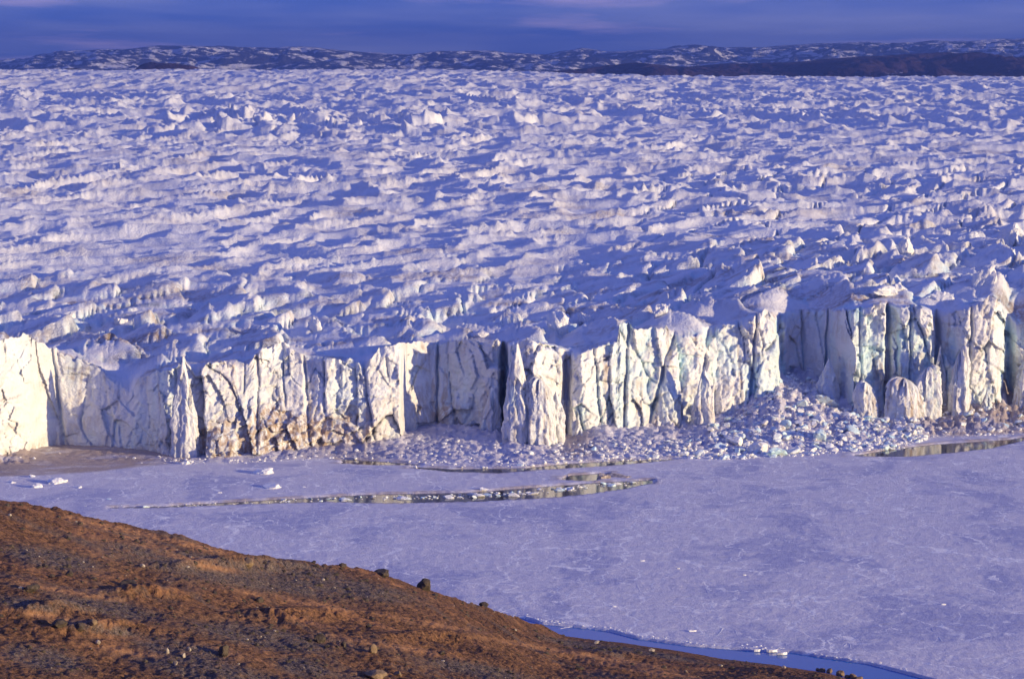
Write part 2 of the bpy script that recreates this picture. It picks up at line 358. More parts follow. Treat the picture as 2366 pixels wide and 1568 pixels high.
# upper surface
ND = 520
d0 = 0.0
g_ = np.linspace(0, 1, ND + 1)[1:, None]
DEND = 5650.0
yr = WY[-1][None, :]
ys_ = 965.0
TY = ys_ * (DEND / ys_) ** g_
def soft(a, n=31): return np.convolve(np.pad(a, n // 2, 'edge'), np.hanning(n + 2)[1:-1] / np.hanning(n + 2)[1:-1].sum(), 'valid')
yrs = soft(WY[-1])[None, :]
T0 = TY
TY = T0 + (yrs - ys_) * np.exp(-(T0 - ys_) / 110) + (yr - yrs) * np.exp(-(T0 - ys_) / 5)
UU = U[None, :] + 0 * TY
TX = (UU - CU) / F * TY * 1.004 * cp                 # columns fan out with distance, close to the rim columns
relx = WX[-1] / (((U - CU) / F) * yr[0] * 1.004 * cp + 1e-9)
off_x = WX[-1] - ((U - CU) / F) * yr[0] * 1.004 * cp
off_s = soft(off_x)
TX = TX + off_s[None, :] * np.exp(-(T0 - ys_) / 25) + (off_x - off_s)[None, :] * np.exp(-(T0 - ys_) / 5)
prof = np.interp(TY, [850,940,1000,1100,1200,1500,1900,2400,2800,3700,4300,5000,5250,5650], [33,35,39,45.5,51,62,74,86,90,101,118,128.5,126,96])
rightlift = smooth(1280, 1900, UU) * 12 * (1 - smooth(980, 1500, TY))
leftdrop = -1 * (1 - smooth(200, 1000, UU)) * (1 - smooth(1000, 1500, TY))
crest = smooth(3000, 5000, TY) * (-14.0) * smooth(950, 1650, UU)
prof = prof + rightlift + leftdrop + crest
X, Y = TX, TY
wx = 30 * fbm(X / 160, Y / 160, 3, 101); wy = 22 * fbm(X / 160 + 7, Y / 160, 3, 105)
Xw, Yw = X + wx, Y + wy
# (a) blocks behind the rim
near = 1 - smooth(40, 330, Y - yrs + 60 * fbm(X / 120, Y / 90, 2, 77))
nearR = (1 - smooth(1250, 1650, Y)) * smooth(1750, 2150, UU + 120 * fbm(X / 90, Y / 90, 2, 7))
jag = np.exp(-((Y - 2450 - 60 * fbm(X / 200, Y / 300, 2, 3)) / 190) ** 2) * smooth(330, 480, UU) * (1 - smooth(900, 1130, UU))
jagw = np.exp(-((Y - 2550) / 330) ** 2) * .5
Xb = X + 6 * fbm(X / 30, Y / 30, 2, 111); Yb = Y + 6 * fbm(X / 30 + 4, Y / 30, 2, 112)
b1, be1 = facet(*rot(Xb, Yb, .30), 30, 28, 21, 1.0, .18, .08, .21, -.02)
b2, be2 = facet(*rot(Xb, Yb, -.2), 12, 15, 22, .3, .14, .08, .10, -.02)
b1 = b1 * smooth(0, .20, be1); b2 = b2 * smooth(0, .22, be2)
blk = b1 + b2 - 2.4 * np.exp(-(be1 / .045) ** 2) - .5 * np.exp(-(be2 / .05) ** 2)
# (b) rumpled mid surface: wind- and melt-cut ridges leaning one way
x1, y1 = rot(Xw, Yw, -.75)
r0 = ridged(x1 / 45, y1 / 66, 1, 121)
r1 = sridged((x1 - 18 * r0) / 45, (y1 + 8 * r0) / 66, 3, 121, .42)
r2 = sridged((x1 - 8 * r1) / 24, (y1 + 6 * r1) / 50, 2, 131, .45)
mid = (8.2 + 4.5 * fbm(X / 260, Y / 260, 2, 199)) * (r1 - .5) + 1.9 * (r2 - .5)
# (c) long swells with diagonal crests, far off
x2, y2 = rot(Xw, Yw, .35)
q0 = ridged(x2 / 90, y2 / 200, 2, 141)
q1 = sridged((x2 - 30 * q0) / 90, (y2 + 45 * q0) / 200, 3, 141, .42)
far = 17 * (q1 - .5) + 3 * (r2 - .6) + 5 * (r1 - .6)
# (d) fine far crest
x3, y3 = rot(Xw, Yw, -.1)
p1 = sridged(x3 / 55, y3 / 150, 2, 151, .5)
fine_ = 10 * (p1 - .5)
kf = smooth(2050, 2500, Y + 150 * fbm(X / 300, Y / 300, 2, 5)) * (1 - smooth(3600, 4000, Y)); kc = smooth(3600, 4000, Y)
km = (1 - smooth(2050, 2500, Y)) 
j1, je1 = facet(Xb, Yb, 36, 60, 31, 4.5, .40, .20, -.1); j2, je2 = facet(Xb, Yb, 17, 26, 32, 1.6, .3, .2)
jj = j1 * smooth(0, .16, je1) + j2 * smooth(0, .2, je2) - 2 * np.exp(-(je1 / .1) ** 2) + 4
edge = smooth(-8, 38, Y - yrs)
midf = mid * smooth(20, 200, Y - yrs) * (0.55 + .55 * smooth(1000, 1500, Y))
Zs = prof + midf * np.maximum(km, .0) + far * kf + fine_ * kc + blk * np.clip(near + .75 * nearR, 0, 1) * (.5 + .5 * edge) + jj * np.clip(jag + jagw * 0.35, 0, 1)
swell = 5 * fbm(X / 240, Y / 200, 2, 161) * smooth(60, 300, Y - yrs)
k3 = (1 - smooth(1700, 2600, Y)) * smooth(6, 40, Y - yrs)
Zs = Zs + swell + k3 * (.35 * (sridged(x1 / 7.5, y1 / 19, 2, 191) - .5) )
# sparse open crevasses on the right
cv_x, cv_y = rot(Xw, Yw, 1.15)
cve = voronoi(cv_x / 120, cv_y / 40, 41); 
cvm = np.exp(-((cve[1] - cve[0]) / .028) ** 2) * smooth(1300, 1800, UU) * (1 - smooth(1500, 2000, Y)) * smooth(20, 80, Y - yrs)
Zs = Zs - 5.5 * cvm
rimz = WZ2[-1][None, :]
rims = soft(np.minimum(WZ2[-1], prof[3] + 6), 61)[None, :]
rimz = rims + (rimz - rims) * np.exp(-(T0 - ys_) / 3.5)
Zs = rimz * (1 - edge) + Zs * edge
siltT = np.clip(.9 * near * smooth(.05, .40, fbm(X / 34, Y / 12, 4, 171)) + .55 * smooth(.15, .5, fbm(X / 70, Y / 40, 4, 172)) * (1 - smooth(1200, 3000, Y)), 0, 1)
darkT = np.clip(near * smooth(.10, .32, fbm(X / 22, Y / 16, 5, 181, .65)) * (.45 + .55 * smooth(.3, .0, be1)), 0, 1)
clearT = np.clip(.7 * near * np.exp(-(be1 / .12) ** 2) + .6 * cvm, 0, 1)
gx = np.concatenate([WX, TX]); gy = np.concatenate([WY, TY]); gz = np.concatenate([WZ2, Zs])
gl = link('glacier', grid_mesh('glacier', gx, gy, gz, dict(
    clear=np.concatenate([clearW, clearT]), silt=np.concatenate([siltW, siltT]), dark=np.concatenate([darkW, darkT])), smooth_=False), M_GLACIER)
tag(gl, kind='structure')
WALLY = lambda u: np.interp(u, U, WY[8])

# ---- frozen lake, rubble apron and shore mud in one ice sheet; the water shows through its leads
FOOT = [(-700,1062),(0,1078),(400,1073),(560,1072),(800,1058),(950,1072),(1050,1083),(1210,1081),(1300,1071),(1420,1065),(1480,1062),(1600,1060),(1700,1058),(1830,1048),(1950,1042),(2080,1033),(2150,1014),(2366,1006),(3100,1000)]
PILE = [(-700,1),(60,2),(85,.8),(380,.6),(540,1),(700,2),(900,3),(950,4),(1050,4.5),(1150,4.5),(1250,3.5),(1330,2.5),(1400,6),(1480,4),(1600,4),(1700,7),(1780,14),(1830,19),(1880,17),(1940,9),(2030,6),(2120,6),(2200,7.5),(2366,10),(3100,10)]
LU = np.linspace(-420, 2790, 860)
LV = np.concatenate([np.linspace(1900, 1580, 24)[:-1], np.linspace(1580, 1110, 240)[:-1], np.linspace(1110, 940, 150)])[:, None]
LUU = LU[None, :] + 0 * LV; LVV = LV + 0 * LUU
LX, LY = ground(LUU, LVV)
ice = .42 + .10 * fbm(LX / 9, LY / 9, 4, 201) + .12 * fbm(LX / 2.2, LY / 2.2, 3, 205) + .10 * ridged(LX / 30, LY / 22, 3, 207)
wob = 1.6 * fbm(LUU / 22, LVV / 6, 4, 211) 
def lead(vt_pts, vb_pts, u0, u1, k=1.0):
    a = curve(vt_pts, LUU); b_ = curve(vb_pts, LUU)
    sd_ = np.minimum(LVV - a, b_ - LVV) + wob * k
    sd_ = np.minimum(sd_, np.minimum(LUU - u0, u1 - LUU) * .12 + wob)
    return sd_
SHORE_ICE = [(1150,1424),(1210,1429),(1253,1442),(1325,1448),(1411,1459),(1469,1475),(1584,1491),(1728,1503),(1829,1507),(1886,1517),(2006,1534),(2130,1566),(2300,1610),(2800,1720)]
W1 = lead(SHORE_ICE, [(0, 2200), (3000, 2200)], 1150, 9999, .25)
W2 = lead([(950,1078),(1050,1083),(1212,1081),(1302,1071),(1422,1064),(1561,1059)], [(950,1082),(1032,1091),(1152,1094),(1272,1085),(1362,1080),(1500,1069),(1561,1062)], 950, 1570, .3)
W2b = lead([(760,1058),(860,1064),(960,1072)], [(760,1070),(860,1075),(960,1076)], 790, 970, .3)
W3 = lead([(1302,1104),(1317,1098),(1386,1093),(1400,1093)], [(1302,1109),(1360,1113),(1390,1108),(1400,1100)], 1298, 1400, .3)
W4 = lead([(260,1172),(380,1169),(560,1158),(760,1147),(852,1142),(960,1140),(1070,1138),(1152,1132),(1270,1123),(1362,1116),(1450,1111),(1500,1109)],
          [(260,1174),(380,1174),(560,1166),(760,1160),(852,1164),(960,1163),(1070,1160),(1152,1157),(1270,1151),(1362,1142),(1450,1129),(1500,1118)], 255, 1505, .9)
W5 = lead([(1986,1050),(2060,1037),(2160,1026),(2330,1015),(2370,1009)], [(1986,1055),(2100,1056),(2200,1047),(2290,1037),(2370,1018)], 1975, 2366, .25)
# silty melt pool along the left foot
water = np.maximum.reduce([W1, W2, W2b, W3, W4, W5])
# nearest pixels to metres: rim of each lead is a small bank
ice = ice + .05 * np.exp(-((water + 1.6) / 1.2) ** 2)
lz = np.where(water > -1.7, ice + (-1.1 - ice) * smooth(-1.6, 2.6, water), ice)
foot_v = curve(FOOT, LUU); yfoot = ground(LUU, foot_v)[1]; ywall = WALLY(LUU); ph = curve(PILE, LUU)
tt = np.clip((LY - yfoot) / np.maximum(ywall - yfoot, 6), 0, 1.6)
pile = ph * tt ** 1.25 * (1 + .25 * fbm(LX / 12, LY / 12, 3, 221)) + np.where(tt > 0, .5, 0) * (1 + fbm(LX / 3, LY / 3, 3, 225)) * np.minimum(1, tt * 8)
pile += 1.5 * facet(LX, LY, 2.0, 3.2, 51, .6, .35, .3)[0] * np.clip(tt * 3, 0, 1) * (ph > 1.5) * (.5 + .5 * smooth(1350, 1600, LUU))
lz = np.where(tt > 0, np.maximum(lz, pile), lz)
silt_l = (1 - smooth(0, 6, LVV - curve([(-700,1108),(0,1100),(120,1096),(230,1088),(330,1076),(400,1070),(440,1066)], LUU))) * (LUU < 440) * .9
silt_l = np.maximum(silt_l, np.clip(tt * 8, 0, 1) * (.12 + .6 * np.exp(-((LUU - 1330) / 50) ** 2) + .7 * smooth(2080, 2200, LUU) + .4 * np.exp(-((LUU - 800) / 150) ** 2)))
silt_l = np.maximum(silt_l, .75 * np.exp(-((water + 1.2) / 1.8) ** 2) * (LVV < 1300) * smooth(-.3, .2, fbm(LX / 9, LY / 9, 3, 9)))
lk = link('lake_ice', grid_mesh('lake_ice', LX, LY, lz, dict(silt=silt_l), smooth_=True, flip=False), M_LAKE)
tag(lk, kind='structure')
wp = poly_mesh('lake_water', [(-1400,700,0),(1400,700,0),(1400,1250,0),(-1400,1250,0)], [(0,1,2,3)])
tag(link('shore_channel_water', poly_mesh('shore_channel_water', [(-1400,250,0),(1400,250,0),(1400,700,0),(-1400,700,0)], [(0,1,2,3)]), M_CHANNEL), kind='structure')
tag(link('lake_water', wp, M_WATER), kind='structure')
# lake ice beyond the sides of the dense sheet
for nm, sgn in (('lake_ice_margin', -1), ('lake_ice_margin', 1)):
    xe = LX[:, 0 if sgn < 0 else -1]; ye = LY[:, 0 if sgn < 0 else -1]; ze = lz[:, 0 if sgn < 0 else -1]
    kx = np.linspace(0, 1, 20)[None, :]
    MX = xe[:, None] + sgn * kx * 900; MYY = ye[:, None] + 0 * kx; MZ = ze[:, None] * (1 - kx) + .4 * kx
    if sgn > 0: MX, MYY, MZ = MX[:, :], MYY, MZ
    else: MX, MYY, MZ = MX[:, ::-1], MYY[:, ::-1], MZ[:, ::-1]
    tag(link(nm, grid_mesh(nm, MX, MYY, MZ, dict(silt=0 * MX)), M_LAKE), kind='structure')

# ---- brown hillside in front
RIDGE = [(-700,1085),(-300,1105),(0,1153),(60,1160),(150,1180),(300,1212),(420,1233),(540,1266),(640,1294),(700,1298),(760,1304),(870,1322),(960,1350),(1035,1372),(1110,1395),(1180,1418),(1250,1444),(1290,1461),(1325,1468),(1440,1480),(1555,1497),(1670,1517),(1786,1531),(1901,1549),(1973,1567),(2200,1640),(2500,1740),(2900,1850)]
RD = [(-700,330),(0,345),(600,385),(960,440),(1110,480),(1200,540),(1290,633)]
HU = np.linspace(-420, 2700, 980)
hv = curve(RIDGE, HU); hd = curve(RD, HU)
gx_, gd_ = ground(HU, hv, 0.25)
hd = np.where(HU > 1290, gd_, hd)
hd = np.minimum(np.convolve(np.pad(hd, 30, 'edge'), np.ones(61) / 61, 'valid'), gd_)
hx, hz = at_depth(HU, hv, hd)
dn = np.interp(HU, [-700, 0, 900, 1700, 2700], [190, 200, 240, 330, 330])      # depth where the lower edge of the frame meets the slope
vn = np.maximum(1650.0, hv + 80)
zn = at_depth(HU, vn, dn)[1]
rows = []
tA = np.linspace(0, 1, 30)[:-1]; tB = np.linspace(0, 1, 380)[:-1]; tC = np.linspace(0, 1, 45)
HYs, HZs, HVv = [], [], []
for t in tA:
    d = 12 + (dn - 12) * t; HYs.append(d); HZs.append(H - (H - zn) / dn * d - 5.5 * (1 - t))
for t in tB:
    d = dn + (hd - dn) * t
    tl = t; sag = -2.6 * math.sin(math.pi * t) * smooth(0, 1, (1560 - hv) / 300)
    HYs.append(d); HZs.append(zn + (hz - zn) * tl + sag * (1 - t))
for t in tC:
    drop = 95 * t ** 1.35 + 70 * t
    HYs.append(hd + 260 * t); HZs.append(hz - drop * (260 / 260.) - (hd > 585) * 20 * t)
HY = np.array(HYs); HZ = np.array(HZs)
HX = (HU[None, :] - CU) / F * HY * 1.02
HX = np.where(True, (HU[None, :] - CU) / F * (HY * cp + (H - HZ) * sp_), 0)
rid = np.exp(-((np.arange(HY.shape[0])[:, None] - (29 + 379)) / 70.) ** 2)
shoreflat = smooth(585, 560, hd)[None, :] * 0 + np.clip(hz / 12, 0, 1)[None, :]
xa, ya = rot(HX, HY, -.55)
shoreflat = np.clip((HZ - .6) / 9, 0, 1)
nb = (2.6 * fbm(HX / 45, HY / 50, 3, 301) + .8 * fbm(HX / 12, HY / 16, 3, 302)) * shoreflat * (1 - .75 * rid)
terr = .9 * (ridged((xa + 4 * fbm(HX / 20, HY / 20, 2, 3)) / 60, ya / 14, 3, 305) - .6)
tus = .36 * fbm(HX / 1.3, HY / 2.2, 3, 311, .6) + .5 * ridged(xa / 5.5, ya / 2.6, 3, 315, .6) * (0.4 + .6 * smooth(-.2, .3, fbm(HX / 25, HY / 25, 2, 317)))
HZ = HZ + nb + terr * (.25 + .75 * shoreflat) + tus * (.35 + .65 * shoreflat)
HZ = HZ - .38 * .6 - .3
_u, _v = project(HX, HY, HZ)
for uc_, vc_, su_, sv_, hh_ in ((560,1306,150,9,1.6),(330,1372,90,9,1.4),(120,1408,80,8,1.2),(700,1420,150,10,1.2),(1000,1470,120,9,1.0),(250,1455,110,9,1.2),(1400,1510,120,8,.8)):
    HZ = HZ + hh_ * np.exp(-(((_u - uc_) / su_) ** 2 + ((_v - vc_) / sv_) ** 2)) * (1 + .5 * fbm(HX / 6, HY / 6, 2, 8))
hu2, hv2 = project(HX, HY, HZ)
def blob(uc, vc, su, sv): return np.exp(-(((hu2 - uc) / su) ** 2 + ((hv2 - vc - .17 * (hu2 - uc)) / sv) ** 2) ** 1.2)
gravel = np.zeros_like(HX)
for a in ((430,1290,200,18),(560,1330,260,26),(680,1318,110,22),(250,1405,120,16),(60,1395,70,14),(230,1450,90,12),(600,1470,160,24),(420,1500,110,22),(470,1545,160,25),(820,1360,130,20),(100,1520,90,25),(120,1290,110,22),(1100,1545,110,14),(1350,1490,80,8),(1500,1508,120,6),(700,1540,60,20)):
    gravel = np.maximum(gravel, blob(*a))
gravel = np.clip(gravel * 1.7 * smooth(-.5, .15, fbm(HX / 12, HY / 16, 4, 331) + .35), 0, 1)
grass = np.maximum.reduce([blob(250 + k * 60, 1222 + k * 22, 60, 6.5) for k in range(5)] + [blob(90,1420,100,7), blob(150 + 0,1365,130,5), blob(700,1390,150,7), blob(1000,1440,130,6), blob(1250,1495,160,6), blob(300,1505,90,7), blob(900,1490,160,7), blob(1400,1520,160,6), blob(1480,1545,200,6)])
strip = np.exp(-((hv2 - curve([(60,1164),(140,1190),(330,1232),(470,1266),(640,1300)], hu2)) / 5.0) ** 2) * ((hu2 > 90) & (hu2 < 560)) * smooth(90, 200, hu2) * (1 - smooth(460, 560, hu2))
strip_low = np.exp(-((hv2 - 11 - curve([(60,1164),(140,1190),(330,1232),(470,1266),(640,1300)], hu2)) / 4.0) ** 2) * smooth(130, 200, hu2) * (1 - smooth(380, 480, hu2))
gravel = np.maximum(gravel, strip_low)
grass = np.clip(np.maximum(grass, strip * 2.2) * smooth(-.4, .1, fbm(HX / 5, HY / 9, 3, 341) + .1), 0, 1) * .9
hl = link('hillside', grid_mesh('hillside', HX, HY, HZ, dict(gravel=gravel, grass=grass), smooth_=False), M_HILL)
tag(hl, kind='structure')
def hill_at(u, v):
    """the point of the slope seen at a pixel: (x, y, z)"""
    j = int(np.argmin(np.abs(HU - u))); col = hv2[:409, j]
    i = 32 + int(np.argmin(np.abs(col[32:409] - v)))
    return HX[i, j], HY[i, j], HZ[i, j]

# ---- hills and mountains beyond the ice
def range_(name, pts, d, depth, mat, seed, rough, base, u0, u1, n=600, rows_=60, snow=0.0, spread=1.0):
    u = np.linspace(u0, u1, n); v = curve(pts, u)
    t = np.linspace(0, 1, rows_)[:, None]
    D = d + depth * t
    x = (u[None, :] - CU) / F * (d + depth * .6) * (1 + 0 * t) * 1.0
    zr = at_depth(u, v, d + depth * .6)[1]
    shp = np.where(t < .6, (t / .6) ** .8, 1 - (t - .6) / .4 * .7)
    z = base + (zr[None, :] - base) * shp
    nz = ridged(x / rough, D / rough * 1.0, 5, seed, .55) - .62
    z = z + nz * (zr[None, :] - base + 30) * .75 * np.sin(np.pi * np.clip(t * .82 + .05, 0, 1)) * spread
    z += 10 * fbm(x / 120, D / 120, 3, seed + 9) * spread
    # keep the skyline where it belongs: lower anything that would stand above it
    lim = H + (zr[None, :] - H) * D / (d + depth * .6)
    over = z - lim - 6 * perlin(x / (rough * .3), D * 0, seed + 5)
    z = np.where(over > 0, z - over * .9, z)
    o = link(name, grid_mesh(name, x, D, z, dict(snow=np.full(x.shape, snow) + .12 * fbm(x / 900, D / 500, 3, seed + 3)), smooth_=True), mat)
    return tag(o, kind='structure')
FARS = [(-500,160),(-150,158),(0,154),(80,144),(160,125),(300,114),(400,108),(480,110),(560,110),(640,112),(720,109),(800,119),(900,127),(960,127),(1020,119),(1100,119),(1200,125),(1260,128),(1340,114),(1420,122),(1480,119),(1540,114),(1590,106),(1660,112),(1760,112),(1850,105),(1980,99),(2060,103),(2160,97),(2230,98),(2366,91),(2600,95),(2900,100)]
range_('snowy_mountains', FARS, 12000, 7000, M_FAR, 401, 900, -60, -450, 2850, 900, 160, 0, 1.3)
DARKS = [(1000,190),(1080,181),(1183,174),(1250,169),(1325,161),(1410,151),(1476,149),(1535,152),(1590,155),(1660,152),(1750,146),(1820,147),(1893,140),(1987,131),(2060,131),(2110,128),(2176,123),(2205,122),(2271,128),(2366,133),(2600,120),(2900,110)]
range_('dark_hills', DARKS, 6300, 3000, M_DARK, 431, 520, 40, 1000, 2850, 700, 160, 0, 1.1)
range_('dark_nunatak', [(310,168),(330,152),(355,146),(400,145),(430,147),(455,154),(480,166)], 6000, 400, M_DARK, 451, 160, 90, 300, 490, 90, 40, 0, .3)
range_('low_dark_rise', [(120,172),(140,162),(165,158),(200,160),(230,163),(260,172)], 6000, 400, M_DARK, 461, 160, 90, 115, 265, 60, 30, 0, .2)
tp = poly_mesh('valley_ground', [(-6900,1300,-4),(6900,1300,-4),(6900,19400,-4),(-6900,19400,-4)], [(0,1,2,3)])
tag(link('valley_ground', tp, M_TERRAIN), kind='structure')

# ================================================================== THINGS
def ico(sub):
    import bmesh
    bm = bmesh.new(); bmesh.ops.create_icosphere(bm, subdivisions=sub, radius=1)
    v = np.array([x.co[:] for x in bm.verts]); f = [[x.index for x in p.verts] for p in bm.faces]; bm.free(); return v, f
ICO = {k: ico(k) for k in (1, 2, 3, 4)}
def chunk(name, seed, sub=2, planes=11, flat=1.0, rough=.05, lo=.62, sm=False):
    """a broken block: a convex body cut by random planes, its surface roughened"""
    rs = np.random.RandomState(seed); v, f = ICO[sub]
    n = rs.normal(size=(planes, 3)); n /= np.linalg.norm(n, axis=1)[:, None]; dd = rs.uniform(lo, 1.0, planes)
    k = v @ n.T; r = np.where(k > .05, dd / np.maximum(k, .05), 9).min(1); r = np.minimum(r, 1.25)
    p = v * r[:, None]
    nz = perlin(p[:, 0] * 2.3 + seed, p[:, 1] * 2.3 + p[:, 2] * 1.7, seed % 90) + .5 * perlin(p[:, 0] * 5 + seed, p[:, 2] * 5 + p[:, 1] * 3, seed % 70)
    p = p * (1 + rough * nz)[:, None]; p[:, 2] *= flat
    return poly_mesh(name, p, f, sm)
def place(name, me, loc, scale, rz, mat, label, cat, group=None, parent=None, tilt=0):
    o = link(name, me, mat); o.location = loc; o.scale = scale; o.rotation_euler = (tilt, tilt * .6, rz)
    return tag(o, label, cat, group)

# ---- seracs: towers of ice standing free in front of the wall
def serac(ul, ur, v_base, v_top, fwd, label, seed, peak=.5, sharp=2.0, depth=.8, zb=0.0, lean=0.0, shoulder=None, silt=.35):
    uc = (ul + ur) / 2
    yw = float(WALLY(uc)); y = yw - fwd * .75
    xl = float(at_depth(ul, v_base, y)[0]); xr = float(at_depth(ur, v_base, y)[0]); z0 = zb - 1.0
    zt_ = float(at_depth(uc, v_top, y)[1]); Hh = zt_ - z0; a = (xr - xl) / 2; bdep = a * depth
    nt, nz_ = 96, 70
    th = np.linspace(0, 2 * np.pi, nt, endpoint=False)[None, :]; t = np.linspace(0, 1, nz_)[:, None]
    rs = np.random.RandomState(seed)
    n_ = 7; ang = np.sort(rs.uniform(0, 2 * np.pi, n_) + 0); ang = np.linspace(0, 2 * np.pi, n_, endpoint=False) + rs.uniform(-.3, .3, n_)
    rad = np.min(np.where(np.cos(th[..., None] - ang) > .2, rs.uniform(.8, 1, n_) / np.maximum(np.cos(th[..., None] - ang), .2), 9), -1)
    tap = (1 - .18 * t) * (1 - t ** 9) ** .5; kk = float(np.clip(1.0 / sharp, .2, .6)); xp = 2 * peak - 1
    xx = np.cos(th) * rad * tap; yy = np.sin(th) * rad * tap
    px = (peak - .5) * .5 * t ** 1.5 + lean * t
    shape_ = (1 - kk * 0.9 * (np.cos(th) * rad * tap * (1 if peak < .5 else -1) + .9) / 1.9 + .07 * np.sign(perlin(np.cos(th) * 2.3 + seed, np.sin(th) * 2.3, seed % 60)) * t) if seed in (9, 10, 11, 13, 15, 4) else None
    zz_ = z0 + Hh * t * (shape_ if shape_ is not None else 1 - kk * np.abs(np.cos(th) * rad * tap - xp * tap) - .12 * np.sin(th) * rad * tap * np.sign(t))
    per = th * a * 1.2
    dsp = .8 * facet(per + 1.8 * perlin(per / 5, zz_ / 9, seed), zz_ + seed * 13., 4.0, 11, seed % 50, .7, .34, .10)[0] + .5 * facet(per + 1.2 * perlin(per / 2, zz_ / 3, seed), zz_ + seed * 7., 2.0, 3.6, seed % 40, .4, .30, .2)[0] + .22 * (ridged(per / 4.5, zz_ / 22 + seed, 2, seed % 40) - .6) * 2 + .35 * perlin(per / 2, zz_ / 2.2 + seed, 7)
    m_ = np.minimum(1, (1 - t) * 6 + .15)
    Xs = (xl + xr) / 2 + a * (xx + px) + np.cos(th) * dsp * m_
    Ys = y + bdep * yy + np.sin(th) * dsp * m_
    Zs_ = zz_ + .5 * perlin(per / 1.5, zz_ / 3 + seed * 2, 9) * m_ * (t > 0)
    loc = np.array([(xl + xr) / 2, y, 0.0])
    at = dict(clear=np.clip(.3 * smooth(.1, -.6, dsp) + .25 * perlin(per / 8, zz_ / 14, 5), 0, 1), silt=np.clip(silt * (smooth(.0, .4, perlin(per / 1.6, zz_ / 18 + seed, 6)) + .6 * (1 - smooth(0, .2, t))), 0, 1) + 0 * dsp, dark=0 * dsp)
    me = grid_mesh('serac', Xs - loc[0], Ys - loc[1], Zs_, at, smooth_=False, flip=False, closed=True)
    o = link('serac', me, M_GLACIER); o.location = loc
    return tag(o, label, 'serac', 'seracs standing along the calving face')
serac(1160,1240,1040,795,11,'tall pointed ice tower just right of the deep dark cleft', 3, peak=.38, sharp=1.5, depth=.7)
serac(1205,1292,1040,862,13,'rounded ice buttress leaning on the pointed tower beside the dark cleft', 4, peak=.45, sharp=3.2, depth=.7, silt=.6)
serac(1262,1306,1035,905,14,'small blunt ice pillar at the right foot of the rounded buttress', 5, peak=.5, sharp=3)
serac(1100,1160,1040,895,9,'shadowed leaning ice slab just left of the deep dark cleft', 6, peak=.75, sharp=1.6, depth=.7)
serac(396,462,1058,824,1.5,'thin bright ice spire above the left shaded wall', 7, peak=.45, sharp=1.5, depth=.5)
serac(1884,1946,975,828,11,'pointed ice fin standing in front of the shaded recess at right', 8, peak=.42, sharp=1.35, zb=7, depth=.5)
serac(1975,2032,1000,872,8,'stubby brownish ice pillar at foot of the bright right wall', 9, peak=.3, sharp=2.5, zb=3, silt=.7)
serac(2042,2140,1000,866,12,'broad rounded ice buttress with stained top below the right wall', 10, peak=.35, sharp=3.5, zb=2, depth=.6, silt=.9)
serac(2096,2180,985,830,7,'slanting ice slab behind the broad rounded buttress', 11, peak=.6, sharp=2.2, zb=3, depth=.5)
serac(2150,2186,985,800,7,'needle-thin ice pinnacle in the cleft right of the slanting slab', 12, peak=.5, sharp=1.5, zb=3, depth=.7)
serac(2188,2240,990,780,5,'long narrow ice rib down the right wall', 13, peak=.6, sharp=2.0, zb=3, depth=.7)
serac(2262,2296,996,900,6,'small green-tinged ice fin at the foot near right edge', 14, peak=.5, sharp=1.5, zb=3)
serac(2330,2420,985,800,10,'stepped ice buttress cut by the right frame edge', 15, peak=.7, sharp=2.6, zb=4, depth=.8, silt=.7)
serac(1600,1650,1045,850,10,'knobbly upper ice tower on the sunlit middle wall', 22, peak=.5, sharp=2.4, depth=.6)
# ---- ice crags standing up behind the rim
def crag(u, v, wpx, hpx, label, seed):
    i = np.argmin(np.abs(U - u)); uu_, vv_ = project(TX[:, i], TY[:, i], Zs[:, i]); j = int(np.argmin(np.abs(vv_[:300] - v)))
    x, y, z = TX[j, i], TY[j, i], Zs[j, i]; k_ = y / F
    o = place('ice_crag', chunk('ice_crag', seed, 4, 12, 1, .16, .5), (x, y, z + hpx * k_ * .05), (wpx * k_ * .6, wpx * k_ * .5, hpx * k_ * .95), seed * 1.3, M_GLACIER, label, 'ice crag', 'ice crags on the glacier top')
    for n_ in ('clear', 'silt', 'dark'):
        o.data.attributes.new(n_, 'FLOAT', 'POINT')
for a in ((1290,755,54,36,'cream ice crag standing on the rim above the pointed tower',61),(1352,742,34,20,'small crag right of the cream rim crag',62),(1528,728,30,20,'lone cream block on the rim above the middle wall',63),
          (2280,655,44,40,'tall fluted crag on the glacier top near the right edge',64),(2180,700,60,22,'low cream mound behind the right wall',65),(2050,678,80,20,'long rounded crag behind the bright right wall',66),
          (155,745,22,20,'small lit crag on the left glacier top',67),(272,748,26,22,'bright tip on a blue block at left',68),(610,770,50,18,'stained crag behind the shaded left-centre peak',69),(730,765,26,30,'thin slanting crag left of the glacier centre',70),
          (1100,785,60,22,'brown-flecked crag behind the central bay',71),(2330,560,46,40,'jagged crag high at the right frame edge',72),(2100,580,34,32,'crag beside the blue pit at right',73),(1960,668,50,16,'crumbling crag along the rim line at right',74),(2080,740-70,30,18,'small crag on the right rim',75)):
    crag(*a)

